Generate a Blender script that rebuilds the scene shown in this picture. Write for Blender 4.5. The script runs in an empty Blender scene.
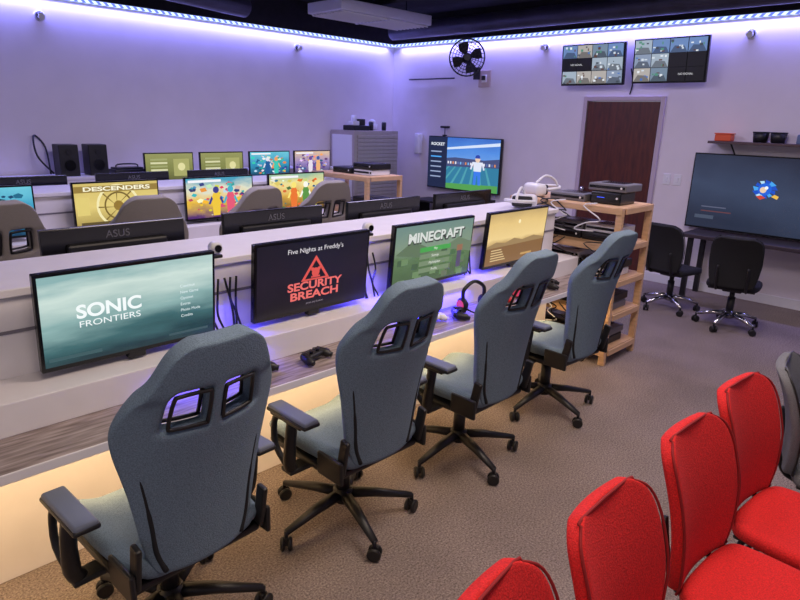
import bpy, bmesh, math, random
from mathutils import Matrix, Vector, Euler
random.seed(7)
S=bpy.context.scene
COL=S.collection
try: S.view_settings.view_transform='Standard'
except Exception: pass

# ---------------------------------------------------------------- materials
def lin(c):
    return tuple(((v/255)/12.92 if v/255<=0.04045 else ((v/255+0.055)/1.055)**2.4) for v in c)
_m={}
def mat(name,rgb,rough=.6,metal=0,noise=0,scale=40,bump=0,emit=None,es=1.0,stretch=None,rgb2=None,spec=None):
    if name in _m: return _m[name]
    m=bpy.data.materials.new(name); m.use_nodes=True
    nt=m.node_tree; b=nt.nodes['Principled BSDF']
    c=lin(rgb)+(1,)
    b.inputs['Base Color'].default_value=c
    b.inputs['Roughness'].default_value=rough; b.inputs['Metallic'].default_value=metal
    if spec is not None: b.inputs['Specular IOR Level'].default_value=spec
    if noise or bump or rgb2:
        tc=nt.nodes.new('ShaderNodeTexCoord'); mp=nt.nodes.new('ShaderNodeMapping')
        nt.links.new(tc.outputs['Object'],mp.inputs['Vector'])
        if stretch: mp.inputs['Scale'].default_value=stretch
        n=nt.nodes.new('ShaderNodeTexNoise'); n.inputs['Scale'].default_value=scale; n.inputs['Detail'].default_value=5
        nt.links.new(mp.outputs['Vector'],n.inputs['Vector'])
        r=nt.nodes.new('ShaderNodeValToRGB')
        r.color_ramp.elements[0].position=.3; r.color_ramp.elements[1].position=.7
        if rgb2: c2=lin(rgb2)+(1,)
        else: c2=tuple(min(1,v*(1+noise)) for v in c[:3])+(1,)
        c1=c if rgb2 else tuple(v*(1-noise) for v in c[:3])+(1,)
        r.color_ramp.elements[0].color=c1; r.color_ramp.elements[1].color=c2
        nt.links.new(n.outputs['Fac'],r.inputs['Fac']); nt.links.new(r.outputs['Color'],b.inputs['Base Color'])
        if bump:
            bp=nt.nodes.new('ShaderNodeBump'); bp.inputs['Strength'].default_value=bump; bp.inputs['Distance'].default_value=.01
            nt.links.new(n.outputs['Fac'],bp.inputs['Height']); nt.links.new(bp.outputs['Normal'],b.inputs['Normal'])
    if emit:
        b.inputs['Emission Color'].default_value=lin(emit)+(1,); b.inputs['Emission Strength'].default_value=es
    _m[name]=m; return m
def glow(rgb,es=1.0):
    return mat('screen_glow_%d_%d_%d_%d'%(*rgb,int(es*100)),(5,5,5),.4,emit=rgb,es=es)
def screen_mat(name,stops,namt=.15,nscale=3,hor=0,es=1.0,stretch=(1,1,1)):
    m=bpy.data.materials.new(name); m.use_nodes=True; nt=m.node_tree; b=nt.nodes['Principled BSDF']
    b.inputs['Base Color'].default_value=(.01,.01,.012,1); b.inputs['Roughness'].default_value=.25
    tc=nt.nodes.new('ShaderNodeTexCoord'); sp=nt.nodes.new('ShaderNodeSeparateXYZ'); nt.links.new(tc.outputs['UV'],sp.inputs[0])
    mp=nt.nodes.new('ShaderNodeMapping'); mp.inputs['Scale'].default_value=stretch; nt.links.new(tc.outputs['UV'],mp.inputs[0])
    n=nt.nodes.new('ShaderNodeTexNoise'); n.inputs['Scale'].default_value=nscale; n.inputs['Detail'].default_value=6; nt.links.new(mp.outputs[0],n.inputs['Vector'])
    a=nt.nodes.new('ShaderNodeMath'); a.operation='MULTIPLY_ADD'; nt.links.new(n.outputs['Fac'],a.inputs[0]); a.inputs[1].default_value=namt
    a2=nt.nodes.new('ShaderNodeMath'); a2.operation='MULTIPLY_ADD'; nt.links.new(sp.outputs['X'],a2.inputs[0]); a2.inputs[1].default_value=hor
    nt.links.new(sp.outputs['Y'],a2.inputs[2])
    s=nt.nodes.new('ShaderNodeMath'); s.operation='SUBTRACT'; nt.links.new(a2.outputs[0],s.inputs[0]); s.inputs[1].default_value=namt/2+hor/2
    nt.links.new(s.outputs[0],a.inputs[2])
    r=nt.nodes.new('ShaderNodeValToRGB')
    while len(r.color_ramp.elements)<len(stops): r.color_ramp.elements.new(.5)
    for e,(p,c) in zip(r.color_ramp.elements,stops): e.position=p
    for e,(p,c) in zip(r.color_ramp.elements,stops): e.color=lin(c)+(1,)
    nt.links.new(a.outputs[0],r.inputs[0]); nt.links.new(r.outputs[0],b.inputs['Emission Color']); b.inputs['Emission Strength'].default_value=es
    return m

BLACK=mat('black_plastic',(24,24,27),.45)
BLACKG=mat('black_gloss',(14,14,17),.2)
DARK=mat('dark_metal',(45,45,50),.4,.6)
CHROME=mat('chrome',(200,200,205),.2,1)
WHITE=mat('white_laminate',(226,222,226),.5,noise=.03,scale=8)
WPL=mat('white_plastic',(225,225,230),.4)
FAB=mat('blue_grey_fabric',(108,128,146),.95,noise=.24,scale=260,bump=.35)
FABL=mat('taupe_fabric',(150,144,140),.95,noise=.14,scale=350,bump=.25)
RED=mat('red_fabric',(210,30,32),.9,noise=.25,scale=220,bump=.35)
GREYF=mat('grey_mesh',(110,112,118),.9,noise=.2,scale=300,bump=.3)
MESHB=mat('black_mesh',(22,22,25),.85,noise=.4,scale=300,bump=.3)
WOOD=mat('pine_wood',(208,170,132),.6,noise=.15,scale=6,stretch=(1,1,8),bump=.1)
PLANK=mat('weathered_desk_wood',(112,98,94),.55,rgb2=(180,166,164),scale=7,stretch=(1,9,1),bump=.1)
STEEL=mat('cabinet_steel',(178,168,165),.4,.35,noise=.05,scale=20)

# ---------------------------------------------------------------- mesh helpers
def mesh_from(verts,faces,name,m,smooth=False,uv=None):
    me=bpy.data.meshes.new(name); me.from_pydata([tuple(v) for v in verts],[],faces); me.materials.append(m)
    if smooth:
        for p in me.polygons: p.use_smooth=True
    me.update(); return me
def with_mods(me,mods):
    o=bpy.data.objects.new('tmp',me); COL.objects.link(o)
    for t,kw in mods:
        md=o.modifiers.new(t,t)
        for k,v in kw.items(): setattr(md,k,v)
    dg=bpy.context.evaluated_depsgraph_get(); dg.update()
    r=bpy.data.meshes.new_from_object(o.evaluated_get(dg)); r.name=me.name
    bpy.data.objects.remove(o); return r
def tr(loc=(0,0,0),rot=(0,0,0)):
    return Matrix.Translation(loc)@Euler([math.radians(a) for a in rot]).to_matrix().to_4x4()
class Kit:
    def __init__(s): s.p=[]
    def add(s,name,me,M=None): s.p.append((name,me,M or Matrix()))
    def box(s,name,size,loc,m,bev=.004,rot=(0,0,0),seg=2):
        bm=bmesh.new(); bmesh.ops.create_cube(bm,size=1)
        bmesh.ops.scale(bm,vec=size,verts=bm.verts)
        b=min(bev,min(size)*.45)
        if b>0: bmesh.ops.bevel(bm,geom=bm.edges[:],offset=b,segments=seg,profile=.5,affect='EDGES')
        me=bpy.data.meshes.new(name); bm.to_mesh(me); bm.free(); me.materials.append(m)
        if seg>2:
            for q in me.polygons: q.use_smooth=True
        s.add(name,me,tr(loc,rot))
    def span(s,name,a,b,m,bev=.004):
        s.box(name,[abs(b[i]-a[i]) for i in range(3)],[(a[i]+b[i])/2 for i in range(3)],m,bev)
    def cyl(s,name,r,h,loc,m,rot=(0,0,0),r2=None,n=20,bev=.0):
        bm=bmesh.new(); bmesh.ops.create_cone(bm,cap_ends=True,segments=n,radius1=r,radius2=r if r2 is None else r2,depth=h)
        if bev: bmesh.ops.bevel(bm,geom=[e for e in bm.edges if len(e.link_faces)==2 and any(len(f.verts)>4 for f in e.link_faces)],offset=bev,segments=2,affect='EDGES')
        me=bpy.data.meshes.new(name); bm.to_mesh(me); bm.free(); me.materials.append(m)
        for q in me.polygons: q.use_smooth=len(q.vertices)<=4
        s.add(name,me,tr(loc,rot))
    def tube(s,name,pts,r,m,n=8,closed=False,smooth=0,squash=1):
        P=[Vector(p) for p in pts]
        if smooth and len(P)>2:
            Q=[]
            N=len(P)
            rng=range(N) if closed else range(N-1)
            for i in rng:
                p0=P[(i-1)%N] if closed or i>0 else P[0]; p1=P[i]; p2=P[(i+1)%N]; p3=P[(i+2)%N] if closed or i+2<N else P[-1]
                for k in range(smooth):
                    t=k/smooth
                    Q.append(.5*((2*p1)+(-p0+p2)*t+(2*p0-5*p1+4*p2-p3)*t*t+(-p0+3*p1-3*p2+p3)*t**3))
            if not closed: Q.append(P[-1])
            P=Q
        N=len(P); R=r if isinstance(r,(list,tuple)) else [r]*N
        if len(R)!=N: R=[R[int(i*(len(R)-1)/(N-1)+.5)] for i in range(N)]
        vs=[];fs=[];up=None
        for i in range(N):
            if closed: t=(P[(i+1)%N]-P[i-1]).normalized()
            else: t=(P[min(i+1,N-1)]-P[max(i-1,0)]).normalized()
            if up is None:
                up=Vector((0,0,1)) if abs(t.z)<.9 else Vector((1,0,0))
            a=t.cross(up).normalized(); b=a.cross(t).normalized(); up=b
            for k in range(n):
                an=2*math.pi*k/n; vs.append(P[i]+(a*math.cos(an)+b*math.sin(an)*squash)*R[i])
        M=N if closed else N-1
        for i in range(M):
            for k in range(n):
                j=(i+1)%N; fs.append((i*n+k,i*n+(k+1)%n,j*n+(k+1)%n,j*n+k))
        if not closed: fs.append(tuple(range(n-1,-1,-1))); fs.append(tuple((N-1)*n+k for k in range(n)))
        s.add(name,mesh_from(vs,fs,name,m,True))
    def ball(s,name,r,loc,m,sc=(1,1,1),rot=(0,0,0)):
        bm=bmesh.new(); bmesh.ops.create_uvsphere(bm,u_segments=20,v_segments=12,radius=r); bmesh.ops.scale(bm,vec=sc,verts=bm.verts)
        me=bpy.data.meshes.new(name); bm.to_mesh(me); bm.free(); me.materials.append(m)
        for q in me.polygons: q.use_smooth=True
        s.add(name,me,tr(loc,rot))
    def text(s,name,body,size,m,M,w=None,bold=0,align='CENTER'):
        c=bpy.data.curves.new(name,'FONT'); c.body=body; c.size=size; c.align_x=align; c.align_y='CENTER'; c.offset=bold
        o=bpy.data.objects.new('t',c); COL.objects.link(o)
        dg=bpy.context.evaluated_depsgraph_get(); dg.update()
        me=bpy.data.meshes.new_from_object(o.evaluated_get(dg)); bpy.data.objects.remove(o)
        me.materials.clear(); me.materials.append(m)
        if w:
            xs=[v.co.x for v in me.vertices]
            k=w/(max(xs)-min(xs)); 
            for v in me.vertices: v.co.x*=k
        s.add(name,me,M)
    def place(s,name,loc=(0,0,0),rotz=0,rot=None,sub=None,scale=1):
        e=bpy.data.objects.new(name,None); COL.objects.link(e); e.location=loc; e.scale=(scale,)*3
        e.rotation_euler=Euler([math.radians(a) for a in (rot or (0,0,rotz))]); e.empty_display_size=.1
        for n,me,M in s.p:
            if sub and sub.get(n): 
                o=bpy.data.objects.new(n,me); COL.objects.link(o); o.parent=e; o.matrix_local=M
                o.material_slots[0].link='OBJECT'; o.material_slots[0].material=sub[n]; continue
            o=bpy.data.objects.new(n,me); COL.objects.link(o); o.parent=e; o.matrix_local=M
        return e
def single(name,me,loc=(0,0,0)):
    o=bpy.data.objects.new(name,me); COL.objects.link(o); o.location=loc; return o
def slab(name,a,b,m,bev=0):
    k=Kit(); k.span(name,a,b,m,bev); n,me,M=k.p[0]
    o=single(name,me); o.matrix_world=M; return o

# ---------------------------------------------------------------- room shell
XB=7.24; YL=7.37; ZL=2.85; ZC=3.25
WALL=mat('wall_paint',(224,217,224),.85,noise=.03,scale=3,bump=.03)
CARPET=bpy.data.materials.new('carpet'); CARPET.use_nodes=True; nt=CARPET.node_tree; b=nt.nodes['Principled BSDF']; b.inputs['Roughness'].default_value=1; b.inputs['Specular IOR Level'].default_value=.1
tc=nt.nodes.new('ShaderNodeTexCoord')
n1=nt.nodes.new('ShaderNodeTexNoise'); n1.inputs['Scale'].default_value=120; n1.inputs['Detail'].default_value=6; n1.inputs['Roughness'].default_value=.7
n2=nt.nodes.new('ShaderNodeTexNoise'); n2.inputs['Scale'].default_value=2.2; n2.inputs['Detail'].default_value=4
for n in (n1,n2): nt.links.new(tc.outputs['Object'],n.inputs['Vector'])
r1=nt.nodes.new('ShaderNodeValToRGB'); r1.color_ramp.elements[0].position=.33; r1.color_ramp.elements[1].position=.67
r1.color_ramp.elements[0].color=lin((88,78,76))+(1,); r1.color_ramp.elements[1].color=lin((180,165,159))+(1,)
r2_=nt.nodes.new('ShaderNodeValToRGB'); r2_.color_ramp.elements[0].position=.35; r2_.color_ramp.elements[1].position=.65
r2_.color_ramp.elements[0].color=(.82,.82,.82,1); r2_.color_ramp.elements[1].color=(1,1,1,1)
mx=nt.nodes.new('ShaderNodeMix'); mx.data_type='RGBA'; mx.blend_type='MULTIPLY'; mx.inputs[0].default_value=1
nt.links.new(n1.outputs['Fac'],r1.inputs[0]); nt.links.new(n2.outputs['Fac'],r2_.inputs[0])
nt.links.new(r1.outputs[0],mx.inputs[6]); nt.links.new(r2_.outputs[0],mx.inputs[7]); nt.links.new(mx.outputs[2],b.inputs['Base Color'])
bp=nt.nodes.new('ShaderNodeBump'); bp.inputs['Strength'].default_value=.6; bp.inputs['Distance'].default_value=.01
nt.links.new(n1.outputs['Fac'],bp.inputs['Height']); nt.links.new(bp.outputs[0],b.inputs['Normal'])

BLK=mat('black_ceiling_paint',(26,24,34),.9,noise=.3,scale=12,bump=.4)
slab('floor',(-2.5,-2.5,-.1),(XB,YL,0),CARPET)
slab('wall_left',(-2.5,YL,0),(XB+.12,YL+.12,ZC),WALL)
k=Kit()
D0,D1,DH=3.06,3.96,2.05
k.span('wall_part_1',(XB,-2.5,0),(XB+.12,D0,ZC),WALL,0)
k.span('wall_part_2',(XB,D1,0),(XB+.12,YL,ZC),WALL,0)
k.span('wall_part_3',(XB,D0,DH),(XB+.12,D1,ZC),WALL,0)
k.place('wall_back')
slab('ceiling',(-2.5,-2.5,ZC),(XB+.12,YL+.12,ZC+.1),BLK)
slab('trim_1',(-2.5,YL-.03,ZL+.03),(XB,YL,ZC),BLK)
slab('trim_2',(XB-.03,-2.5,ZL+.03),(XB,YL-.03,ZC),BLK)
slab('baseboard_left',(-2.5,YL-.015,0),(XB-.015,YL,.1),WPL)
slab('baseboard_back',(XB-.015,-2.5,0),(XB,D0-.08,.1),WPL)
DW=mat('door_wood',(94,42,30),.45,rgb2=(66,28,24),scale=5,stretch=(1,6,1))
k=Kit()
k.span('door_leaf',(XB-.02,D0+.01,0.005),(XB+.03,D1-.01,DH-.01),DW,.003)
FR=mat('door_frame_paint',(190,175,190),.5)
k.span('jamb_1',(XB-.035,D0-.05,0),(XB+.1,D0,DH+.05),FR)
k.span('jamb_2',(XB-.035,D1,0),(XB+.1,D1+.05,DH+.05),FR)
k.span('head',(XB-.035,D0,DH),(XB+.1,D1,DH+.05),FR)
k.cyl('knob_stem',.012,.07,(XB-.045,D1-.08,1.0),CHROME,rot=(0,90,0))
k.ball('knob',.03,(XB-.08,D1-.08,1.0),CHROME)
k.place('door_1')

k=Kit()
for x in (1.2,3.4,5.6):
    k.span('beam',(x,-2.5,ZC-.14),(x+.12,YL-.03,ZC-.001),BLK,.003)
k.place('ceiling_beams')
DUCT=mat('duct_metal',(60,58,74),.5,.3,noise=.3,scale=5,bump=.3)
k=Kit(); k.tube('duct',[(-2.4,5.0,2.98),(4.3,6.9,2.98)],.115,DUCT,n=18)
k.place('air_duct')
k=Kit(); k.tube('duct',[(6.85,-2.4,2.99),(6.85,7.0,2.99)],.11,DUCT,n=18)
k.place('air_duct')
k=Kit()
VM=mat('vent_enamel',(200,200,215),.45)
k.box('housing',(1.5,.62,.12),(0,0,.06),VM,.01)
for i in range(9): k.box('louver_%d'%i,(1.42,.035,.012),(0,-.27+i*.0675,-.01),WPL,.002,rot=(35,0,0))
k.box('divider',(.03,.6,.03),(0,0,-.012),VM)
for sx in (-.4,.6):
    k.tube('hanger',[(sx,0,.11),(sx,0,.319)],.008,DARK)
k.place('ceiling_air_vent',(5.6,6.1,2.93))

# LED strip
LEDM=bpy.data.materials.new('led_strip_light'); LEDM.use_nodes=True; n_=LEDM.node_tree; b=n_.nodes['Principled BSDF']
tc=n_.nodes.new('ShaderNodeTexCoord'); w=n_.nodes.new('ShaderNodeTexWave'); w.wave_type='BANDS'; w.bands_direction='DIAGONAL'
w.inputs['Scale'].default_value=8; n_.links.new(tc.outputs['Object'],w.inputs['Vector'])
rr=n_.nodes.new('ShaderNodeValToRGB'); rr.color_ramp.elements[0].color=lin((90,110,250))+(1,); rr.color_ramp.elements[1].color=lin((215,240,255))+(1,)
rr.color_ramp.elements[0].position=.3; rr.color_ramp.elements[1].position=.65
n_.links.new(w.outputs['Fac'],rr.inputs[0]); n_.links.new(rr.outputs[0],b.inputs['Emission Color']); b.inputs['Emission Strength'].default_value=1.5; b.inputs['Base Color'].default_value=(.1,.1,.2,1)
slab('led_strip',(-2.4,YL-.03,ZL-.008),(XB-.03,YL-.004,ZL+.022),LEDM)
slab('led_strip',(XB-.03,-2.4,ZL-.008),(XB-.004,YL-.03,ZL+.022),LEDM)
def area(name,loc,sx,sy,power,rgb,rot,spread=180):
    l=bpy.data.lights.new(name,'AREA'); l.shape='RECTANGLE'; l.size=sx; l.size_y=sy; l.energy=power; l.color=lin(rgb); l.spread=math.radians(spread)
    o=bpy.data.objects.new(name,l); COL.objects.link(o); o.location=loc
    o.rotation_euler=Euler([math.radians(a) for a in rot]); return o
area('led_strip_lamp',(2.4,YL-.05,ZL-.012),9.4,.02,66,(138,138,255),(0,0,0),145)
area('led_strip_lamp',(XB-.05,2.5,ZL-.012),.02,9.4,66,(150,146,255),(0,0,0),145)

# ---------------------------------------------------------------- screens/monitors
def mon_kit(W,H,screen,paint=None,mount=None,back_text=None,th=.03,bez=.012,chin=.018,clip=.03):
    k=Kit()
    k.box('bezel',(W,th,H),(0,0,0),BLACKG,.004)
    k.box('rear_shell',(W*.7,.03,H*.6),(0,th/2+.01,0),BLACK,.012)
    w=W-2*bez; h=H-bez-chin; cz=(chin-bez)/2; y=-th/2-.001
    me=mesh_from([(-w/2,y,cz-h/2),(w/2,y,cz-h/2),(w/2,y,cz+h/2),(-w/2,y,cz+h/2)],[(0,1,2,3)],'screen',screen)
    uv=me.uv_layers.new(name='UVMap')
    for i,c in enumerate([(0,0),(1,0),(1,1),(0,1)]): uv.data[i].uv=c
    k.add('screen',me)
    if paint:
        P=Painter(k,w,h,cz,y); paint(P)
    if mount=='wall':
        k.box('vesa_plate',(.12,.02,.12),(0,.045,0),DARK)
        k.tube('mount_arm',[(0,.05,0),(0,.125,-.03)],.018,DARK)
    if mount=='front':
        k.box('vesa_plate',(.12,.02,.12),(0,.045,0),DARK)
        k.tube('mount_arm',[(0,.05,0),(0,.09,-.01)],.02,DARK)
        k.box('stand_clip',(.07,.035,clip),(0,.0,-H/2-clip/2+.008),BLACK,.006)
    if back_text:
        k.text('label',back_text,.05,mat('label_grey',(95,95,102),.5),Matrix.Translation((0,th/2+.002,H*.38))@Euler((math.pi/2,0,math.pi)).to_matrix().to_4x4(),bold=.0005)
    return k
class Painter:
    def __init__(s,k,w,h,cz,y): s.k=k;s.w=w;s.h=h;s.cz=cz;s.y=y;s.i=0
    def lay(s): s.i+=1; return s.y-.0002*s.i
    def pt(s,u,v,y): return (u*s.w,y,s.cz+v*s.h)
    def poly(s,pts,rgb,es=1):
        y=s.lay(); s.k.add('graphic_%d'%s.i,mesh_from([s.pt(u,v,y) for u,v in pts],[tuple(range(len(pts)))],'graphic',glow(rgb,es)))
    def rect(s,u0,v0,u1,v1,rgb,es=1): s.poly([(u0,v0),(u1,v0),(u1,v1),(u0,v1)],rgb,es)
    def disc(s,u,v,r,rgb,n=24,sx=1):
        a=s.w/s.h; s.poly([(u+r*sx*math.cos(2*math.pi*i/n),v+r*a*math.sin(2*math.pi*i/n)) for i in range(n)],rgb)
    def ring(s,u,v,r,t,rgb,n=28,a0=0,a1=360):
        a=s.w/s.h; y=s.lay(); vs=[];fs=[]
        for i in range(n+1):
            an=math.radians(a0+(a1-a0)*i/n)
            for q in (r,r-t): vs.append(s.pt(u+q*math.cos(an),v+q*a*math.sin(an),y))
        for i in range(n): fs.append((2*i,2*i+2,2*i+3,2*i+1))
        s.k.add('graphic_%d'%s.i,mesh_from(vs,fs,'graphic',glow(rgb)))
    def text(s,body,u,v,size,rgb,w=None,bold=0,align='CENTER',es=1):
        y=s.lay(); s.k.text('caption_%d'%s.i,body,size*s.h,glow(rgb,es),Matrix.Translation(s.pt(u,v,y))@Euler((math.pi/2,0,0)).to_matrix().to_4x4(),w=w*s.w if w else None,bold=bold*s.h,align=align)

def p_hedgehog(P):
    W=(245,252,252)
    P.text('SONIC',-.14,.06,.21,W,w=.36,bold=.006)
    P.text('FRONTIERS',-.14,-.08,.10,W,w=.34)
    for i,t in enumerate(['Continue','New Game','Options','Extras','Photo Mode','Credits']): P.text(t,.28,.16-.075*i,.05,(225,240,242),align='LEFT')
    P.rect(-.48,-.44,-.2,-.40,(60,90,95)); P.rect(.2,-.44,.46,-.41,(60,85,92))
def p_pizza(P):
    P.text("Five Nights at Freddy's",0,.37,.095,(225,220,225),w=.5)
    R=(222,85,78)
    P.poly([(-.13,-.08),(.13,-.08),(0,.28)],R); P.poly([(-.095,-.055),(.095,-.055),(0,.21)],(26,20,30))
    P.disc(0,.03,.035,R); P.disc(-.03,.08,.014,R); P.disc(.03,.08,.014,R); P.rect(-.04,-.045,.04,-.02,R)
    P.text('SECURITY',0,-.15,.16,(235,110,105),w=.5,bold=.005); P.text('BREACH',0,-.29,.16,(235,110,105),w=.44,bold=.005)
    P.text('press any button',0,-.41,.045,(140,130,140))
def p_blocks(P):
    random.seed(3)
    for i in range(26):
        u=random.uniform(-.5,.42);v=random.uniform(-.5,-.05); c=random.choice([(80,112,76),(95,128,85),(74,98,72),(110,138,98),(105,116,92)]);P.rect(u,v,u+.08,min(.5,v+.1),c)
    P.poly([(-.5,.05),(-.3,.25),(-.1,.1),(0,.05),(-.2,-.05)],(98,118,92)); P.poly([(.1,.05),(.3,.2),(.5,.08),(.5,-.1)],(110,128,104))
    P.text('MINECRAFT',.005,.265,.23,(55,57,55),w=.74,bold=.01); P.text('MINECRAFT',0,.285,.22,(215,220,215),w=.72,bold=.008)
    for i in range(4): P.rect(-.2,.03-.12*i,.2,.11-.12*i,(120,140,110) if i else (75,165,80)); P.text(['Play','Settings','Marketplace','Profile'][i],0,.07-.12*i,.06,(235,240,230))
    P.rect(.3,-.35,.36,-.05,(90,80,110)); P.rect(.29,-.05,.37,.06,(150,110,85))
def p_desert(P):
    P.poly([(-.5,-.12),(-.35,-.05),(-.2,-.09),(-.05,-.02),(.1,-.08),(.3,-.03),(.5,-.1),(.5,-.2),(-.5,-.2)],(160,132,92))
    P.poly([(-.5,-.16),(.5,-.14),(.5,-.5),(-.5,-.5)],(135,100,64))
    for i in range(5): P.rect(-.42,-.22-.05*i,-.25+.02*i,-.2-.05*i,(225,200,150))
    P.rect(.1,-.4,.3,-.36,(200,160,100)); P.disc(.0,.3,.02,(255,240,190))
def p_wheel(P):
    P.ring(0,-.02,.26,.03,(245,235,180)); P.ring(0,-.02,.17,.02,(120,100,45)); P.disc(0,-.02,.06,(150,120,50))
    for i in range(8):
        a=i*math.pi/4; P.poly([(.02*math.cos(a+1.57),-.02+.03*math.sin(a+1.57)),(.24*math.cos(a),-.02+.42*math.sin(a)),(.24*math.cos(a+.08),-.02+.42*math.sin(a+.08))],(130,108,50))
    P.rect(-.5,.3,.5,.44,(150,125,60)); P.text('DESCENDERS',0,.37,.13,(250,245,215),w=.8,bold=.004)
    P.rect(-.45,-.45,.1,-.36,(95,80,40)); P.rect(-.48,-.2,-.34,.2,(225,205,120))
    for i in range(4): P.rect(.3,-.1-.08*i,.44,-.06-.08*i,(240,235,200))
def p_party(seed,pal):
    def f(P):
        random.seed(seed)
        for i in range(60):
            u=random.uniform(-.46,.4);v=random.uniform(-.46,.36);c=random.choice(pal);c=tuple(max(0,min(255,int(q*random.uniform(.75,1.1)))) for q in c);r=random.uniform(.012,.045)
            n=random.choice([3,4,5,4]);a0=random.random()*6
            P.poly([(max(-.495,min(.495,u+r*1.4*math.cos(a0+6.283*j/n))),max(-.495,min(.495,v+1.5*r*math.sin(a0+6.283*j/n)))) for j in range(n)],c)
        for cx,ca,cb in ((-.08,pal[0],pal[1]),(.14,pal[2],pal[3%len(pal)])):
            P.poly([(cx-.05,-.45),(cx+.05,-.45),(cx+.07,0),(cx+.04,.12),(cx-.04,.12),(cx-.07,0)],ca); P.disc(cx,.2,.045,cb); P.poly([(cx-.07,.05),(cx-.12,-.15),(cx-.09,-.16),(cx-.05,-.02)],cb); P.poly([(cx+.07,.05),(cx+.12,-.15),(cx+.09,-.16),(cx+.05,-.02)],cb)
        P.rect(-.48,.4,.0,.46,(245,245,250))
    return f
def p_menu(P):
    for i in range(5): P.rect(-.4,.25-.13*i,-.05,.32-.13*i,(215,215,170) if i%2 else (160,165,110))
    P.rect(.08,-.35,.42,.3,(170,170,105)); P.disc(.25,0,.08,(225,220,160))
def p_car(P):
    P.poly([(-.5,-.05),(.5,-.0),(.5,-.5),(-.5,-.5)],(50,125,160)); 
    for i in range(7): P.poly([(-.5+.15*i,-.5),(-.46+.15*i,-.5),(-.15+.08*i,-.03),(-.17+.08*i,-.03)],(80,160,175))
    P.poly([(-.24,.3),(.5,.44),(.5,.38),(-.24,.26)],(215,228,250)); 
    P.poly([(-.5,.05),(-.1,.12),(.3,.1),(.5,.14),(.5,-.03),(-.5,-.08)],(70,80,125))
    random.seed(6)
    for i in range(26): 
        u=-.46+.036*i; P.rect(u,-.01,u+.02,.04,random.choice([(220,140,90),(120,180,240),(230,230,240),(90,110,170)]))
    P.poly([(-.24,-.4),(.5,-.36),(.5,-.5),(-.24,-.5)],(84,160,80))
    P.rect(-.5,-.5,-.22,.5,(30,40,72)); P.text('ROCKET',-.36,.36,.08,(235,240,250),w=.2,bold=.002)
    for i in range(6): P.rect(-.46,.2-.1*i,-.3,.225-.1*i,(150,165,200) if i!=1 else (80,170,250))
    B1=(60,125,235); B2=(225,232,248)
    P.poly([(.17,-.38),(.205,-.38),(.215,-.2),(.225,-.2),(.235,-.38),(.27,-.38),(.265,-.1),(.175,-.1)],B1)
    P.poly([(.17,-.12),(.27,-.12),(.28,.02),(.3,-.09),(.32,-.08),(.29,.06),(.15,.06),(.12,-.08),(.14,-.09),(.165,.02)],B2)
    P.disc(.22,.115,.034,(235,205,180)); P.poly([(.185,.13),(.255,.13),(.245,.185),(.22,.2),(.19,.18)],(45,70,170))
def p_swirl(P):
    c0,c1,c2=(24,80,200),(70,165,240),(180,225,250)
    for i in range(11):
        a=i*.571; ca,sa=math.cos(a),math.sin(a); cb,sb=math.cos(a+.5),math.sin(a+.5)
        P.poly([(.02+.035*ca,.09+.065*sa),(.02+.085*ca,.09+.11*sa),(.02+.07*cb,.09+.125*sb),(.02+.04*cb,.09+.07*sb)],(c0,c1,c0,c2)[i%4])
    P.disc(.02,.09,.045,(30,100,220)); P.disc(.01,.08,.022,(235,205,175)); P.disc(.03,.11,.012,(245,250,255))
    P.poly([(-.03,-.01),(.0,-.05),(.035,-.02),(.0,.01)],(205,70,55)); P.poly([(.07,.0),(.11,-.03),(.12,.01),(.09,.03)],(240,190,80))
    P.rect(-.44,-.38,-.3,-.33,(70,80,100)); P.rect(-.4,-.28,-.18,-.265,(100,60,66)); P.rect(-.4,-.22,-.22,-.205,(90,95,120))
def p_cctv(seed,cols,rows,blank):
    def f(P):
        random.seed(seed); g=.006
        for i in range(cols):
            for j in range(rows):
                u0=-.5+i/cols+g;u1=-.5+(i+1)/cols-g;v0=-.5+j/rows+g;v1=-.5+(j+1)/rows-g
                if (i,j) in blank: P.rect(u0,v0,u1,v1,(14,14,18)); continue
                c=random.choice([(135,150,175),(160,175,190),(115,135,155),(105,135,185),(175,170,165)])
                P.rect(u0,v0,u1,v1,c); h=(v1-v0);w=(u1-u0)
                P.poly([(u0,v0),(u1,v0),(u1-w*.2,v0+h*.45),(u0+w*.25,v0+h*.5)],tuple(int(x*.65) for x in c))
                for q in range(6):
                    a=random.uniform(u0,u1-w*.2);b=random.uniform(v0,v1-h*.2); P.rect(a,b,a+w*random.uniform(.06,.2),b+h*random.uniform(.08,.2),random.choice([(205,215,225),(60,70,80),(225,230,235),(80,140,120),(90,60,50),(60,110,190)]))
        if blank: P.text('NO SIGNAL',(-.5+(sum(b[0]+.5 for b in blank)/len(blank))/cols),-.5+(min(b[1] for b in blank)+.5)/rows,.07,(210,210,215))
    return f

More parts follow.
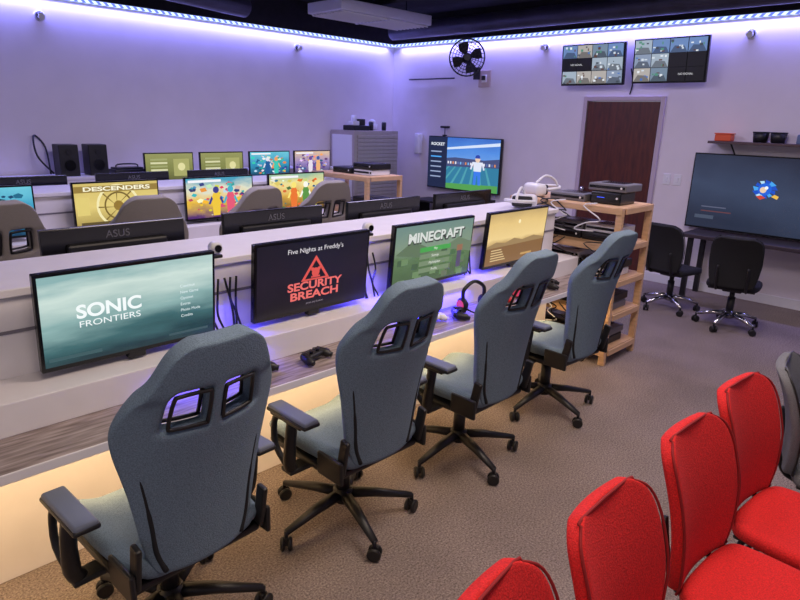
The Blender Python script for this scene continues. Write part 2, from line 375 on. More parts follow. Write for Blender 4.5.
sky=lambda n,st,**k: screen_mat(n,st,**k)
m_a=sky('screen_teal_sky',[(0,(22,52,60)),(.25,(62,104,108)),(.5,(140,176,174)),(.8,(205,224,216)),(1,(140,178,178))],namt=.55,nscale=3,hor=-.16,es=1.0,stretch=(.6,1.6,1))
m_b=sky('screen_dark_violet',[(0,(14,10,20)),(.5,(30,22,38)),(1,(20,18,32))],namt=.4,nscale=4)
m_c=sky('screen_green_land',[(0,(72,96,66)),(.45,(95,122,84)),(.6,(130,150,128)),(1,(110,138,132))],namt=.25,nscale=9)
m_d=sky('screen_amber_sky',[(0,(120,90,60)),(.35,(165,128,78)),(.5,(240,210,145)),(.8,(230,198,130)),(1,(195,165,108))],namt=.15,nscale=4)
m_e=sky('screen_yellow',[(0,(160,138,72)),(.5,(228,206,122)),(1,(210,188,108))],namt=.2,nscale=5)
m_f=sky('screen_multi',[(0,(80,40,110)),(.4,(235,190,60)),(.7,(225,225,200)),(1,(70,160,190))],namt=.5,nscale=5)
m_g=sky('screen_orange',[(0,(90,70,40)),(.4,(220,170,70)),(.75,(240,225,150)),(1,(150,190,160))],namt=.4,nscale=5)
m_h=sky('screen_olive',[(0,(98,100,56)),(.5,(132,136,76)),(1,(150,152,94))],namt=.3,nscale=4)
m_i=sky('screen_aqua',[(0,(20,60,90)),(.5,(50,150,190)),(1,(110,200,220))],namt=.4,nscale=4)
m_j=sky('screen_lilac',[(0,(60,60,90)),(.5,(150,130,190)),(1,(220,190,160))],namt=.4,nscale=6)
m_k=sky('screen_stadium',[(0,(60,110,180)),(.5,(110,160,230)),(.75,(80,140,225)),(1,(60,110,200))],namt=.25,nscale=4)
m_l=sky('screen_dim_slate',[(0,(38,46,66)),(.5,(56,68,94)),(1,(34,40,60))],namt=.6,nscale=2,hor=.3)
m_n=sky('screen_black',[(0,(12,12,16)),(1,(12,12,16))])

W,H=.68,.37
K1=mon_kit(W,H,m_a,p_hedgehog,'front');K2=mon_kit(W,H,m_b,p_pizza,'front');K3=mon_kit(W,H,m_c,p_blocks,'front');K4=mon_kit(W,H,m_d,p_desert,'front')
for kk,x in zip((K1,K2,K3,K4),(.91,1.78,2.64,3.47)):
    kk.place('gaming_monitor',(x,2.33,1.035),rot=(5,0,0))
KB=mon_kit(.68,.38,m_n,None,'wall',back_text='ASUS')
for x in (.25,1.15,2.06,2.95,3.8): KB.place('gaming_monitor',(x,3.06,1.05),180)
KW=mon_kit(.68,.38,m_e,p_wheel,'front'); KF=mon_kit(.68,.38,m_f,p_party(5,[(240,200,60),(60,60,140),(230,90,120),(70,180,200),(250,240,220)]),'front')
KG=mon_kit(.68,.38,m_g,p_party(9,[(235,120,50),(250,230,120),(90,150,70),(250,250,235),(60,110,150)]),'front'); KI=mon_kit(.68,.38,m_i,p_party(2,[(40,120,170),(150,220,230),(20,70,110)]),'front')
for kk,x in ((KI,1.02),(KW,1.96),(KF,2.87),(KG,3.72)): kk.place('gaming_monitor',(x,5.13,1.04))
for x in (.6,1.5,2.42,3.3): KB.place('gaming_monitor',(x,5.90,1.03),180)
Ka=mon_kit(.57,.32,m_h,p_menu,'front',clip=.02);Kc=mon_kit(.6,.32,m_i,p_party(4,[(30,90,150),(230,230,240),(60,200,180),(240,160,90)]),'front');Kd=mon_kit(.6,.32,m_j,p_party(8,[(230,220,235),(110,70,150),(240,180,120),(60,90,160)]),'front')
for kk,x in ((Ka,3.2),(Ka,3.85),(Kc,4.52),(Kd,5.19)): kk.place('gaming_monitor',(x,6.80,1.18))

# ---------------------------------------------------------------- gaming islands
WL=mat('warm_led',(255,205,140),.5,emit=(255,215,150),es=3)
BLED=mat('blue_led',(60,60,255),.5,emit=(95,85,255),es=1.6)
def island(y0,y1,x0,x1,ztop,front=.47,back=.45,z=.70,fb=.23,chz=.12,blue=()):
    k=Kit()
    k.span('core',(x0,y0,0),(x1,y1,ztop-.03),WHITE,.003)
    k.span('ledge_top',(x0-.01,y0-.02,ztop-.03),(x1+.01,y1+.02,ztop),WHITE,.004)
    k.span('cable_channel',(x0,y0-fb,z),(x1,y0,z+chz),WHITE,.004)
    k.span('desk_top',(x0,y0-front,z-.03),(x1,y0,z),PLANK,.004)
    k.span('desk_edge',(x0,y0-front-.008,z-.032),(x1,y0-front,z+.001),WHITE,.002)
    if back:
        k.span('desk_top_rear',(x0,y1,z-.03),(x1,y1+back,z),PLANK,.004)
    for i in range(4):
        x=x0+.4+i*(x1-x0-.5)/3
        k.span('bracket_%d'%i,(x,y0-front+.1,z-.08),(x+.03,y0,z-.03),WHITE,.002)
    k.box('seam',(x1-x0,.006,.012),((x0+x1)/2,y0-.001,.99),mat('seam_grey',(120,115,125),.8),0)  # thin grey strip along the front face of the core
    k.span('warm_led_tape',(x0+.05,y0-front+.03,z-.044),(x1-.05,y0-front+.042,z-.03),WL,0)
    for x,wd in blue:
        k.span('blue_led_tape',(x-wd/2,y0-fb-.006,z+.001),(x+wd/2,y0-fb,z+.018),BLED,0)
    return k
island(2.45,2.91,-1.6,4.16,1.15,blue=((1.15,.5),(2.55,.6))).place('gaming_desk_island')
island(5.25,5.75,-1.6,4.16,1.15).place('gaming_desk_island')
island(6.95,YL-.06,1.0,5.7,1.10,back=0).place('gaming_desk_counter')
area('under_desk_lamp',(1.3,2.07,.65),5.6,.02,26,(255,212,150),(40,0,0))
area('under_desk_lamp',(1.3,4.87,.65),5.6,.02,7,(255,212,150),(30,0,0))
# blue LED lamps along the cable channel, washing the desk
for x,wd,pw,y,z,rx in ((1.17,.5,1.5,2.20,.80,-10),(2.55,.6,3.2,2.20,.80,-10),(1.35,.14,.8,2.40,.98,-25),(2.21,.14,1.6,2.40,.98,-25),(3.06,.14,1.4,2.40,.98,-25)):
    area('desk_led_lamp',(x,y,z),wd,.02,pw,(62,52,255),(rx,0,0),150)

# ---------------------------------------------------------------- gaming chair
def lerp_tab(tab,v):
    for (a,b),(c,d) in zip(tab,tab[1:]):
        if v<=c: t=(v-a)/(c-a); t=t*t*(3-2*t); return b+(d-b)*t
    return tab[-1][1]
def lin_tab(tab,v):
    for (a,b),(c,d) in zip(tab,tab[1:]):
        if v<=c: return b+(d-b)*(v-a)/(c-a)
    return tab[-1][1]
def star_base(k,R,m,hub=.045,wheel=BLACK,a0=20):
    for i in range(5):
        a=math.radians(90+72*i+a0); c,s=math.cos(a),math.sin(a)
        k.tube('leg_%d'%(i+1),[(c*.03,s*.03,.13),(c*.15,s*.15,.118),(c*R,s*R,.085)],[.03,.026,.016],m,n=8,squash=.8)
        k.tube('caster_stem_%d'%(i+1),[(c*R,s*R,.09),(c*R,s*R,.05)],.009,DARK)
        b=a+.9
        k.cyl('caster_%d'%(i+1),.03,.018,(c*R-math.sin(b)*.016,s*R+math.cos(b)*.016,.03),wheel,rot=(90,0,math.degrees(b)),n=16,bev=.004)
        k.cyl('caster_b_%d'%(i+1),.03,.018,(c*R+math.sin(b)*.016,s*R-math.cos(b)*.016,.03),wheel,rot=(90,0,math.degrees(b)),n=16,bev=.004)
        k.box('caster_hood_%d'%(i+1),(.03,.014,.035),(c*R,s*R,.045),wheel,.004,rot=(0,0,math.degrees(b)))
    k.cyl('hub',hub,.07,(0,0,.125),m,n=20,bev=.008)
    k.cyl('gas_lift',.022,.26,(0,0,.26),BLACK,n=16); k.cyl('gas_cover',.032,.14,(0,0,.22),BLACK,n=16)
def gaming_chair():
    k=Kit()
    star_base(k,.32,BLACK)
    DZ=-.03
    k.box('tilt_mechanism',(.2,.26,.05),(0,-.02,.395+DZ),BLACK,.01)
    k.tube('lever',[(.08,.0,.39+DZ),(.24,.0,.385+DZ),(.28,.02,.38+DZ)],.007,BLACK)
    k.box('seat_base',(.46,.46,.03),(0,.0,.425+DZ),BLACK,.012)
    nx,ny=13,10;vs=[];fs=[]
    for j in range(ny):
        for i in range(nx):
            u=i/(nx-1)*2-1;v=j/(ny-1)*2-1
            x=u*.26*(1-.12*max(0,v)**3-.10*max(0,-v)**2); y=v*.26+.01
            z=.505+DZ+.035*min(1,max(0,(abs(u)-.55)/.25))-.06*max(0,abs(u)-.85)/.15*.6-.03*max(0,v-.6)/.4
            vs.append((x,y,z))
    for j in range(ny-1):
        for i in range(nx-1): a=j*nx+i; fs.append((a,a+1,a+nx+1,a+nx))
    me=mesh_from(vs,fs,'seat',FAB,True); me=with_mods(me,[('SOLIDIFY',dict(thickness=.075,offset=-1)),('SUBSURF',dict(levels=2,render_levels=2))])
    for p in me.polygons: p.use_smooth=True
    k.add('seat',me)
    # backrest
    tab=[(0,.13),(.04,.158),(.12,.178),(.3,.196),(.45,.220),(.56,.243),(.63,.250),(.70,.243),(.77,.215),(.84,.178),(.90,.157),(.95,.137),(.985,.10),(1.0,.065)]
    cols=[-1,-.93,-.72,-.56,-.50,-.32,-.15,-.09,0,.09,.15,.32,.50,.56,.72,.93,1]
    rows=[0,.03,.1,.2,.32,.44,.54,.62,.652,.675,.73,.785,.81,.85,.9,.95,.985,1]
    HB=.80
    def P(cx,v):
        w=lin_tab(tab,v); x=cx*w
        if .65<v<.82 and abs(cx)<.6: x=cx*(.245-.16*(v-.65))
        y=.09*abs(x/.25)**2.2*(1 if v<.8 else .7)+.02*math.sin(v*math.pi*1.3)-.015
        return (x,y,v*HB)
    vs=[P(c,r) for r in rows for c in cols]; fs=[]; nc=len(cols)
    for j in range(len(rows)-1):
        for i in range(nc-1):
            if rows[j]>=.651 and rows[j+1]<=.811 and (3<=i<7 or 9<=i<13): continue
            a=j*nc+i; fs.append((a,a+1,a+nc+1,a+nc))
    me=mesh_from(vs,fs,'backrest',FAB,True); me=with_mods(me,[('SOLIDIFY',dict(thickness=.06,offset=0)),('SUBSURF',dict(levels=2,render_levels=2))])
    for p in me.polygons: p.use_smooth=True
    T=tr((0,-.235,.455+DZ),(11,0,0))
    k.add('backrest',me,T)
    for sg in (-1,1):
        L=[(.10,.672),(.145,.660),(.49,.660),(.545,.678),(.545,.78),(.49,.80),(.16,.80),(.10,.785)]
        for yo in (-.025,.025):
            pts=[Vector(P(sg*c,v))+Vector((0,yo,0)) for c,v in L]
            kk=Kit(); kk.tube('hole_rim',pts,.006,BLACK,closed=True,smooth=4,n=8); n,mm,M=kk.p[0]; k.add('hole_rim',mm,T)
    for sg in (-1,1):
        pts=[Vector(P(sg*.86,v))+Vector((0,-.030,0)) for v in (.03,.12,.25,.4,.5)]
        kk=Kit(); kk.tube('piping',pts,[.009,.008,.007,.005,.003],mat('dark_piping',(20,22,28),.8),smooth=4); n,mm,M=kk.p[0]; k.add('piping',mm,T)
    for sg in (-1,1):
        k.box('recliner_plate',(.018,.15,.1),(sg*.235,-.2,.47+DZ),BLACK,.01)
        k.box('recliner_strut',(.02,.045,.16),(sg*.216,-.255,.53+DZ),BLACK,.008,rot=(11,0,0))
        k.box('arm_bracket',(.12,.07,.02),(sg*.26,-.02,.41+DZ),BLACK,.006)
        k.tube('arm_post',[(sg*.29,-.02,.41+DZ),(sg*.315,-.04,.46+DZ),(sg*.32,-.06,.55),(sg*.31,-.06,.615)],[.026,.026,.024,.024],BLACK,smooth=3,n=10)
        k.tube('arm_strut',[(sg*.315,-.03,.43+DZ),(sg*.325,.04,.48),(sg*.32,.05,.58),(sg*.315,.03,.61)],.013,BLACK,smooth=3)
        k.box('arm_mount',(.06,.2,.02),(sg*.305,-.04,.62),BLACK,.006)
        k.box('arm_pad_edge',(.078,.256,.018),(sg*.305,-.055,.635),BLACK,.008,seg=3)
        k.box('arm_pad',(.07,.25,.022),(sg*.305,-.055,.645),mat('arm_pad_grey',(106,114,132),.6),.01,seg=4)
    return k
GC=gaming_chair()
for x,y,r in ((.75,1.83,3),(1.59,1.88,0),(2.41,1.88,0),(3.30,1.90,-2)): GC.place('gaming_chair',(x,y,0),r)
sub={'backrest':FABL,'seat':FABL}
for x,y,r,s in ((.80,4.2,6,sub),(1.60,4.05,-4,sub),(2.36,4.15,8,sub),(3.14,4.25,-3,sub)): GC.place('gaming_chair',(x,y,0),r,sub=s,scale=1.07)

# ---------------------------------------------------------------- red visitor chairs
def curved_pad(name,w_tab,rows,Hh,m,th,fy,n=2,cols=(-1,-.9,-.5,0,.5,.9,1)):
    vs=[];fs=[];nc=len(cols)
    for v in rows:
        w=lerp_tab(w_tab,v)
        for c in cols: vs.append((c*w,fy(c*w,v),v*Hh))
    for j in range(len(rows)-1):
        for i in range(nc-1): a=j*nc+i; fs.append((a,a+1,a+nc+1,a+nc))
    me=mesh_from(vs,fs,name,m,True); me=with_mods(me,[('SOLIDIFY',dict(thickness=th,offset=0)),('SUBSURF',dict(levels=n,render_levels=n))])
    for p in me.polygons: p.use_smooth=True
    return me
def visitor_chair(F):
    k=Kit()
    rows=[0,.03,.15,.3,.45,.6,.75,.86,.93,.98,1]
    tab=[(0,.17),(.1,.19),(.45,.208),(.8,.205),(.9,.192),(.96,.165),(1,.12)]
    HB=.47; fy=lambda x,v:.045*(x/.21)**2+.03*math.sin(v*3.1)-.02
    me=curved_pad('backrest',tab,rows,HB,F,.042,fy)
    T=tr((0,-.225,.425),(12,0,0))
    k.add('backrest',me,T)
    pts=[(lerp_tab(tab,v)*.985,v) for v in rows]
    loop=[(w,v) for w,v in pts]+[(-w,v) for w,v in reversed(pts)]
    kk=Kit(); kk.tube('back_piping',[(x,fy(x,v)+.016,v*HB*.99+.002) for x,v in loop],.004,mat('red_piping',(140,16,20),.8) if F is RED else BLACK,closed=True,smooth=2); k.add('back_piping',kk.p[0][1],T)
    nx,ny=9,9;vs=[];fs=[]
    for j in range(ny):
        for i in range(nx):
            u=i/4-1;v=j/4-1; r=1-.10*(abs(u)**4)*(abs(v)**4)*1.5
            vs.append((u*.22*r,v*.225*r+.01,.45-.015*(1-u*u)*(1-v*v)-.02*max(0,v)**3))
    for j in range(ny-1):
        for i in range(nx-1): a=j*nx+i; fs.append((a,a+1,a+nx+1,a+nx))
    me=with_mods(mesh_from(vs,fs,'seat',F,True),[('SOLIDIFY',dict(thickness=.06,offset=-1)),('SUBSURF',dict(levels=2,render_levels=2))])
    for p in me.polygons: p.use_smooth=True
    k.add('seat',me); k.box('seat_pan',(.38,.38,.015),(0,.01,.388),BLACK,.006)
    for sg in (-1,1):
        k.tube('back_upright',[(sg*.12,-.1,.38),(sg*.12,-.225,.4),(sg*.12,-.27,.5),(sg*.12,-.295,.62)],.011,BLACK,smooth=4)
    return k
def add_sled(k):
    for sg in (-1,1):
        k.tube('leg_front',[(sg*.17,.17,.385),(sg*.19,.2,.2),(sg*.20,.21,.011)],.011,BLACK,smooth=3)
        k.tube('leg_rear',[(sg*.17,-.15,.385),(sg*.19,-.19,.2),(sg*.20,-.22,.011)],.011,BLACK,smooth=3)
        k.cyl('foot_f',.014,.012,(sg*.20,.21,.006),BLACK); k.cyl('foot_r',.014,.012,(sg*.20,-.22,.006),BLACK)
    k.tube('cross_bar',[(-.18,-.17,.27),(.18,-.17,.27)],.009,BLACK)
RC=visitor_chair(RED); add_sled(RC)
for x,y,fa in ((.83,.58,-82),(1.31,.575,-89),(1.87,.58,-93),(2.37,.585,-95)):
    fx,fy_=math.cos(math.radians(fa)),math.sin(math.radians(fa))
    RC.place('red_visitor_chair',(x+fx*.33,y+fy_*.33,0),fa-90)
def task_chair(F,basem,arms=True):
    k=visitor_chair(F); star_base(k,.27,basem)
    k.box('tilt_mechanism',(.16,.2,.04),(0,0,.37),BLACK,.01)
    if arms:
        for sg in (-1,1):
            k.tube('arm_loop',[(sg*.2,.02,.39),(sg*.28,.03,.42),(sg*.285,.04,.56),(sg*.27,-.0,.64)],.014,BLACK,smooth=4)
            k.box('arm_pad',(.06,.24,.03),(sg*.27,-.02,.655),BLACK,.012,seg=4)
    return k
GT=task_chair(GREYF,BLACK)
GT.place('grey_task_chair',(2.93,.24,0),188,scale=.95)
BT=task_chair(MESHB,CHROME,arms=False)
BT.place('black_mesh_chair',(6.22,2.28,0),-100)
BT.place('black_mesh_chair',(6.05,1.66,0),-80)
BT.place('black_mesh_chair',(5.35,.72,0),-60)

# ---------------------------------------------------------------- shelves with consoles
def wood_rack(dx,dy,h,levels):
    k=Kit(); p=.035
    for x in (0,dx-p):
        for y in (0,dy-p):
            k.span('post',(x,y,0),(x+p,y+.05 if y==0 else y+p,h),WOOD,.003)
    for z in levels:
        k.span('shelf',(p*.2,p*.2,z-.016),(dx-p*.2,dy-p*.2,z),WOOD,.002)
        k.span('rail',(-.012,.0,z-.045),(0,dy,z-.002),WOOD,.002)
        k.span('rail_side',(.04,-.012,z-.045),(dx-.04,0,z-.002),WOOD,.002)
    return k
wood_rack(.52,.96,1.2,(.12,.4,.66,.92,1.2)).place('wooden_rack',(4.24,1.96,0))
wood_rack(.5,.9,1.2,(.12,.5,.85,1.2)).place('wooden_rack',(4.24,4.65,0))
def console(w,d,h,m,acc):
    k=Kit(); k.box('body',(d,w,h),(0,0,h/2),m,.008)
    k.box('front_band',(.004,w*.94,h*.35),(-d/2-.001,0,h*.55),BLACKG,.001)
    k.box('disc_slot',(.003,w*.25,.004),(-d/2-.003,w*.15,h*.55),acc,.0)
    k.box('top_panel',(d*.55,w*.6,.004),(d*.1,0,h+.001),BLACKG,.001)
    k.cyl('power_button',.008,.004,(-d/2-.003,-w*.38,h*.55),WPL,rot=(0,90,0))
    return k
C1=console(.30,.27,.06,BLACK,DARK); C2=console(.28,.26,.055,WPL,BLACK); C3=console(.24,.24,.09,BLACKG,mat('blue_dot',(60,90,255),.4,emit=(60,90,255),es=1)); C4=console(.30,.27,.055,mat('console_grey',(110,108,115),.5),BLACK)
def case_stack(seed,n):
    random.seed(seed); k=Kit(); z=0
    for i in range(n):
        h=random.choice((.014,.02,.03)); c=random.choice([(40,90,190),(235,235,235),(60,150,80),(180,60,50),(200,180,150),(90,90,100),(30,30,34)])
        k.box('case_%d'%i,(.19,.135,h),(random.uniform(-.012,.012),random.uniform(-.01,.01),z+h/2),mat('case_%d_%d_%d'%c,c,.4),.002,rot=(0,0,random.uniform(-6,6))); z+=h
    return k
random.seed(21)
HG={id(C1):.064,id(C2):.059,id(C3):.094,id(C4):.059}
for li,z in enumerate((.12,.4,.66,.92,1.2)):
    for i,y in enumerate((2.17,2.48)):
        kk=(C1,C4,C2,C1,C3)[(i*2+li)%5]
        kk.place('game_console',(4.49,y,z),0)
        k2=(C4,C1,C1,C2)[(i+li)%4]
        if not (z==1.2 and i==1): k2.place('game_console',(4.51,y,z+HG[id(kk)]+.001),0)
    if z<1.2: case_stack(li+30,6).place('game_case_stack',(4.46,2.745,z))
for li,z in enumerate((.5,.85,1.2)):
    (C1,C4,C2)[li].place('game_console',(4.5,4.87,z),0); (C4,C1,C1)[li].place('game_console',(4.5,5.2,z),0)
    C1.place('game_console',(4.5,4.87,z+HG[id((C1,C4,C2)[li])]+.001),0)
k=Kit(); random.seed(11)
for i in range(30):
    y=random.uniform(2.05,2.85); z=random.choice((.4,.66,.92,1.2)); x=4.218
    pts=[(x,y,z+.02)]
    for j in range(5): pts.append((x-random.uniform(0,.03),y+random.uniform(-.16,.16),z-.045*j-random.uniform(0,.06)))
    k.tube('cable_%d'%i,pts,.005,BLACK if i%5 else WPL,smooth=4,n=6)
for y in (2.1,2.4,2.7): k.tube('cable_drop',[(4.218,y,.66),(4.21,y+.04,.4),(4.2,y-.03,.15),(4.205,y+.02,.006),(4.2,y+.12,.006)],.005,BLACK,smooth=5,n=6)
k.place('cable_bundle')
k=Kit(); k.box('visor',(.11,.19,.10),(0,0,.055),WPL,.035,seg=4); k.box('face_gasket',(.04,.15,.08),(.06,0,.055),BLACK,.015,seg=3)
k.tube('strap',[(.05,-.09,.06),(.16,-.1,.07),(.24,0,.075),(.16,.1,.07),(.05,.09,.06)],.012,WPL,smooth=5); k.tube('top_strap',[(.0,0,.1),(.1,0,.16),(.2,0,.13),(.24,0,.08)],.01,WPL,smooth=5)
k.place('vr_headset',(4.35,2.77,1.2),-15)
k.place('vr_headset',(3.98,2.62,1.15),200)

def pad(m,lit=None):
    k=Kit(); k.box('shell',(.10,.06,.028),(0,0,.028),m,.013,seg=4)
    for sg in (-1,1):
        k.tube('grip',[(sg*.045,.01,.03),(sg*.062,-.025,.026),(sg*.068,-.06,.018)],[.022,.02,.012],m,smooth=3,n=10)
        k.cyl('stick',.008,.014,(sg*.022,-.012,.047),BLACKG); k.cyl('stick_cap',.011,.004,(sg*.022,-.012,.055),BLACK)
        k.cyl('pad',.014,.003,(sg*.038,.012,.043),BLACKG)
    k.box('touch_bar',(.035,.02,.002),(0,.015,.0425),lit or BLACKG,.0)
    return k
PB=pad(BLACK); PW=pad(WPL,glow((80,90,255))); PR=pad(mat('red_plastic',(200,40,40),.4))
for kk,x,y,r in ((PB,1.60,2.11,15),(PB,1.32,2.10,40),(PW,2.42,2.12,10),(PB,2.60,2.09,50),(PR,3.02,2.12,-20),(PB,3.6,2.11,30)): kk.place('game_controller',(x,y,.70),r)
k=Kit(); k.tube('headband',[(-.08,0,.09),(-.075,0,.15),(0,0,.19),(.075,0,.15),(.08,0,.09)],.011,BLACK,smooth=5)
for sg in (-1,1): k.cyl('ear_cup',.042,.035,(sg*.082,0,.06),BLACK,rot=(0,90,0),bev=.01); k.cyl('ear_ring',.03,.004,(sg*.101,0,.06),glow((200,60,80)),rot=(0,90,0))
k.tube('mic',[(-.09,-.03,.05),(-.07,-.09,.035),(-.03,-.11,.03)],.005,BLACK,smooth=4)
k.place('gaming_headset',(3.28,2.14,.686),25); k.place('gaming_headset',(2.78,2.12,.686),-10)
k=Kit(); random.seed(4)
for x in (1.30,1.33,1.36,1.39,1.42,2.16,2.19,2.22,2.26,3.03,3.05,3.08):
    k.tube('cable',[(x,2.43,1.06),(x+random.uniform(-.02,.02),2.42,.97),(x+random.uniform(-.03,.03),2.40,.90),(x+random.uniform(-.02,.02),2.38,.826)],.005,BLACK,smooth=5,n=6)
k.place('monitor_cables')
k=Kit(); k.box('clip',(.05,.06,.015),(0,0,.0075),BLACK); k.cyl('body',.026,.05,(0,-.01,.045),WPL,rot=(90,0,0),bev=.006); k.cyl('lens',.016,.006,(0,-.037,.045),BLACKG,rot=(90,0,0))
for x,y in ((1.34,2.47),(2.25,2.47)): k.place('webcam',(x,y,1.15))

# ---------------------------------------------------------------- counter C things
k=Kit(); k.box('cabinet',(.19,.2,.32),(0,0,.16),BLACK,.008)
k.cyl('woofer_ring',.07,.01,(0,-.102,.11),DARK,rot=(90,0,0)); k.cyl('woofer',.055,.012,(0,-.104,.11),BLACKG,rot=(90,0,0)); k.cyl('tweeter',.028,.012,(0,-.104,.245),DARK,rot=(90,0,0))
k.place('loudspeaker',(2.24,7.12,1.10)); k.place('loudspeaker',(2.53,7.12,1.10))
k=Kit(); k.tube('cable',[(2.13,7.2,1.12),(2.0,7.22,1.3),(2.02,7.33,1.5),(2.12,7.345,1.38),(2.1,7.2,1.115)],.009,BLACK,smooth=6); k.place('speaker_cable')
k=Kit(); k.box('base',(.34,.2,.05),(0,0,.025),BLACK,.01); k.box('lid',(.3,.17,.02),(0,0,.06),DARK,.008); k.tube('handle',[(-.12,0,.06),(-.1,0,.1),(.1,0,.1),(.12,0,.06)],.008,BLACK,smooth=3)
k.place('equipment_case',(2.86,7.12,1.10))

k=Kit(); cx0,cx1,cy0,cy1,ch=5.95,6.83,6.82,7.34,1.60
k.span('carcass',(cx0,cy0,.0),(cx1,cy1,ch),STEEL,.006)
for i in range(26): k.span('slat_%d'%i,(cx0+.06,cy0-.012,.12+i*.055),(cx1-.04,cy0+.002,.162+i*.055),STEEL,.004)
k.span('side_panel',(cx0-.006,cy0+.04,.1),(cx0,cy1-.04,ch-.06),WPL,.002)
k.box('handle',(.14,.02,.02),((cx0+cx1)/2,cy0-.02,.9),DARK)
k.place('steel_cabinet')
k=Kit(); k.box('bin',(.3,.25,.07),(0,0,.035),DARK,.01)
k.box('box_a',(.12,.14,.06),(-.06,0,.1),WPL,.01); k.box('box_b',(.1,.1,.09),(.08,0,.115),BLACK,.01); k.cyl('roll',.04,.08,(.0,.05,.17),WPL)
k.place('equipment_pile',(6.15,7.0,1.60))
k=Kit(); k.cyl('can',.035,.12,(0,0,.06),BLACK,bev=.005); k.cyl('lid',.03,.02,(0,0,.13),WPL); k.place('spray_can',(6.42,6.98,1.60)); k.place('spray_can',(6.70,7.0,1.60))
k=Kit(); k.cyl('bowl',.06,.09,(0,0,.045),WPL,r2=.085); k.ball('foam',.06,(0,0,.1),WPL); k.place('helmet_bowl',(6.55,7.1,1.60))

# ---------------------------------------------------------------- back wall things
TV1=mon_kit(1.34,.76,m_k,p_car,'tv',th=.05); TV1.box('wall_mount',(.4,.032,.3),(0,.04,0),DARK); TV1.place('television',(XB-.058,5.82,1.17),-90)
TV2=mon_kit(1.42,.80,m_l,p_swirl,'tv',th=.05); TV2.box('wall_mount',(.4,.032,.3),(0,.04,0),DARK); TV2.place('television',(XB-.058,1.87,1.115),-90)
SM=mon_kit(.80,.46,m_n,p_cctv(3,4,3,{(0,1),(1,1)}),'tv',th=.04); SM.tube('arm',[(0,.03,0),(0,.13,.02)],.02,DARK); SM.box('plate',(.15,.012,.15),(0,.134,.02),DARK)
SM2=mon_kit(.80,.46,m_n,p_cctv(6,4,3,{(2,0),(3,0),(2,1),(3,1)}),'tv',th=.04); SM2.tube('arm',[(0,.03,0),(0,.13,.02)],.02,DARK); SM2.box('plate',(.15,.012,.15),(0,.134,.02),DARK)
SM.place('security_monitor',(XB-.16,3.87,2.45),rot=(6,0,-90)); SM2.place('security_monitor',(XB-.16,2.97,2.46),rot=(6,0,-90))
k=Kit(); 
k.tube('cable',[(XB-.06,3.44,2.4),(XB-.02,3.42,2.25),(XB-.02,3.44,2.12)],.008,BLACK,smooth=4); k.place('monitor_cable')
k=Kit(); R=.235
for i in range(6): k.tube('guard_ring_%d'%i,[((R*(i+1)/6)*math.cos(a*math.pi/12),-.05-.03*(1-((i+1)/6)**2),(R*(i+1)/6)*math.sin(a*math.pi/12)) for a in range(24)],.005 if i<5 else .011,BLACK,closed=True,n=6)
for i in range(24):
    a=i*math.pi/12; k.tube('guard_wire_%d'%i,[(.03*math.cos(a),-.08,.03*math.sin(a)),(R*.6*math.cos(a),-.072,R*.6*math.sin(a)),(R*math.cos(a),-.05,R*math.sin(a)),(R*.9*math.cos(a),.02,R*.9*math.sin(a))],.0035,BLACK,n=4)
for i in range(4):
    a=i*1.571+.4; vs=[];c=math.cos;s_=math.sin
    for r_,da,yy in ((.03,-.2,-.01),(.14,-.5,-.03),(.20,-.4,-.03),(.215,.25,.0),(.14,.5,.015),(.03,.3,.01)): vs.append((r_*c(a+da),yy-.01,r_*s_(a+da)))
    me=with_mods(mesh_from(vs,[(0,1,2,3,4,5)],'blade_%d'%i,BLACK),[('SOLIDIFY',dict(thickness=.004))]); k.add('blade_%d'%i,me)
k.cyl('motor',.065,.12,(0,.06,0),BLACK,rot=(90,0,0),bev=.015); k.cyl('cap',.04,.02,(0,-.085,0),BLACK,rot=(90,0,0)); k.cyl('hub',.03,.05,(0,-.03,0),BLACK,rot=(90,0,0))
k.tube('bracket',[(0,.1,0),(.06,.17,-.05),(.13,.2,-.14)],.016,BLACK,smooth=3); k.box('wall_plate',(.1,.03,.16),(.15,.205,-.18),BLACK,rot=(0,0,-40))
k.place('wall_fan',(XB-.30,5.66,2.59),-50)
k=Kit(); k.box('plate',(.02,.2,.22),(0,0,0),mat('box_beige',(190,170,165),.6)); k.box('socket',(.014,.08,.1),(-.016,0,0),WPL); k.box('outlet_body',(.03,.05,.06),(-.03,0,.01),BLACK,.005); k.place('outlet_box',(XB-.011,5.56,2.34))
k=Kit(); k.tube('conduit',[(XB-.02,7.0,2.36),(XB-.02,6.1,2.36)],.01,DARK); k.place('wall_conduit')
def dome(): 
    k=Kit(); k.cyl('base',.05,.03,(0,-.02,0),WPL,rot=(90,0,0),bev=.005); k.ball('dome',.04,(0,-.045,0),BLACKG); k.cyl('shroud',.03,.07,(0,-.065,-.01),WPL,rot=(90,0,0)); return k
dm=dome()
for y in (4.62,2.24): dm.place('security_camera',(XB-.0,y,2.69),-90)
for x in (5.38,2.22): dm.place('security_camera',(x,YL-.002,2.66),0)
k=Kit(); k.box('body',(.1,.09,.3),(0,0,0),WPL,.015,seg=3); k.box('bracket',(.02,.04,.05),(.05,0,0),DARK); k.place('wall_speaker',(XB-.065,6.72,1.42))
k=Kit(); k.box('stand',(.04,.06,.02),(0,0,.01),BLACK); k.tube('mast',[(0,0,.02),(0,0,.12)],.006,BLACK); k.box('sensor',(.04,.16,.03),(0,0,.13),BLACK,.008); k.place('motion_sensor',(XB-.058,6.2,1.551))
k=Kit(); k.box('plate',(.008,.08,.12),(0,0,0),WPL,.002); k.box('toggle',(.01,.025,.05),(-.006,0,0),WPL,.002)
for y in (2.88,2.76): k.place('light_switch',(XB-.004,y,1.2))
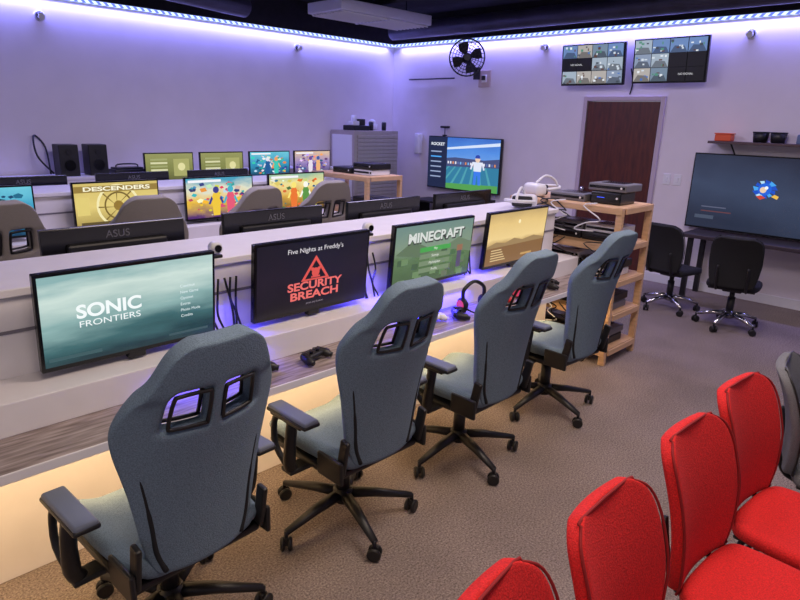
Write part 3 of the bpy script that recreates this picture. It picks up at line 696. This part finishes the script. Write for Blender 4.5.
k=Kit(); k.span('board',(XB-.24,.6,1.62),(XB,2.42,1.645),mat('shelf_wood',(80,62,66),.6),.003)
for y in (2.2,1.5,.9): k.tube('bracket',[(XB-.2,y,1.619),(XB-.01,y,1.5)],.008,DARK)
k.place('wall_shelf')
k=Kit(); k.box('tub',(.12,.16,.07),(0,0,.035),mat('orange_plastic',(220,90,50),.5),.01); k.box('lid',(.13,.17,.012),(0,0,.076),mat('orange_plastic',(220,90,50),.5),.004); k.place('orange_box',(XB-.12,2.3,1.645))
k=Kit(); k.cyl('pot',.06,.1,(0,0,.05),BLACK,r2=.075,bev=.004); k.tube('pot_rim',[(.075*math.cos(a*.524),.075*math.sin(a*.524),.1) for a in range(12)],.006,BLACK,closed=True)
for y in (1.96,1.8): k.place('black_pot',(XB-.12,y,1.645))
k=Kit(); k.box('case',(.1,.22,.09),(0,0,.045),mat('blue_case',(90,110,150),.5),.01); k.box('latch',(.01,.05,.03),(-.052,0,.06),BLACK); k.place('storage_case',(XB-.12,1.52,1.645))
k=Kit(); DT=mat('dark_table',(60,50,58),.4)
k.span('top',(XB-.52,-.2,.66),(XB-.02,2.45,.70),DT,.006)
for y in (-.1,1.1,2.33): k.span('leg',(XB-.48,y,0),(XB-.43,y+.05,.66),BLACK,.003); k.span('leg_r',(XB-.09,y,0),(XB-.04,y+.05,.66),BLACK,.003)
k.place('console_table')
k=Kit(); k.span('top',(XB-.42,4.85,.60),(XB-.02,6.5,.63),BLACK,.004)
k.span('side_1',(XB-.42,4.85,0),(XB-.02,4.88,.6),BLACK);k.span('side_2',(XB-.42,6.47,0),(XB-.02,6.5,.6),BLACK);k.span('mid_shelf',(XB-.42,4.88,.3),(XB-.02,6.47,.32),BLACK)
k.place('media_stand')
C3.place('game_console',(XB-.2,5.3,.631),0); C1.place('game_console',(XB-.2,5.9,.631),0)

# ---------------------------------------------------------------- added fill lights (invented ceiling panels, off-frame)
def fill_panel(x,y,p,rgb,sx=1.2,sy=.6):
    k=Kit(); k.box('frame',(sx+.06,sy+.06,.05),(0,0,.025),WPL,.005); k.place('added_fill_panel',(x,y,ZC-.195))
    area('added_fill_light',(x,y,ZC-.2),sx,sy,p,rgb,(0,0,0))
fill_panel(2.3,.9,52,(255,232,214)); fill_panel(4.7,1.6,34,(242,226,240)); fill_panel(.2,.3,30,(255,232,214)); fill_panel(2.25,4.1,46,(220,210,252)); fill_panel(4.6,4.2,46,(224,212,250))
w=bpy.data.worlds.new('World'); S.world=w; w.use_nodes=True
w.node_tree.nodes['Background'].inputs[0].default_value=lin((216,210,234))+(1,); w.node_tree.nodes['Background'].inputs[1].default_value=.36

# ---------------------------------------------------------------- camera
cam=bpy.data.cameras.new('Camera'); co=bpy.data.objects.new('Camera',cam); COL.objects.link(co)
cam.sensor_width=36; cam.lens=618.6/800*36; cam.clip_start=.05
r2=Vector((.7048,-.7089,.0287)); u2=Vector((.1785,.2163,.9599)); fw=Vector((.6866,.6714,-.2790))
M=Matrix((r2,u2,-fw)).transposed().to_4x4(); M.translation=Vector((0,0,1.758)); co.matrix_world=M
S.camera=co
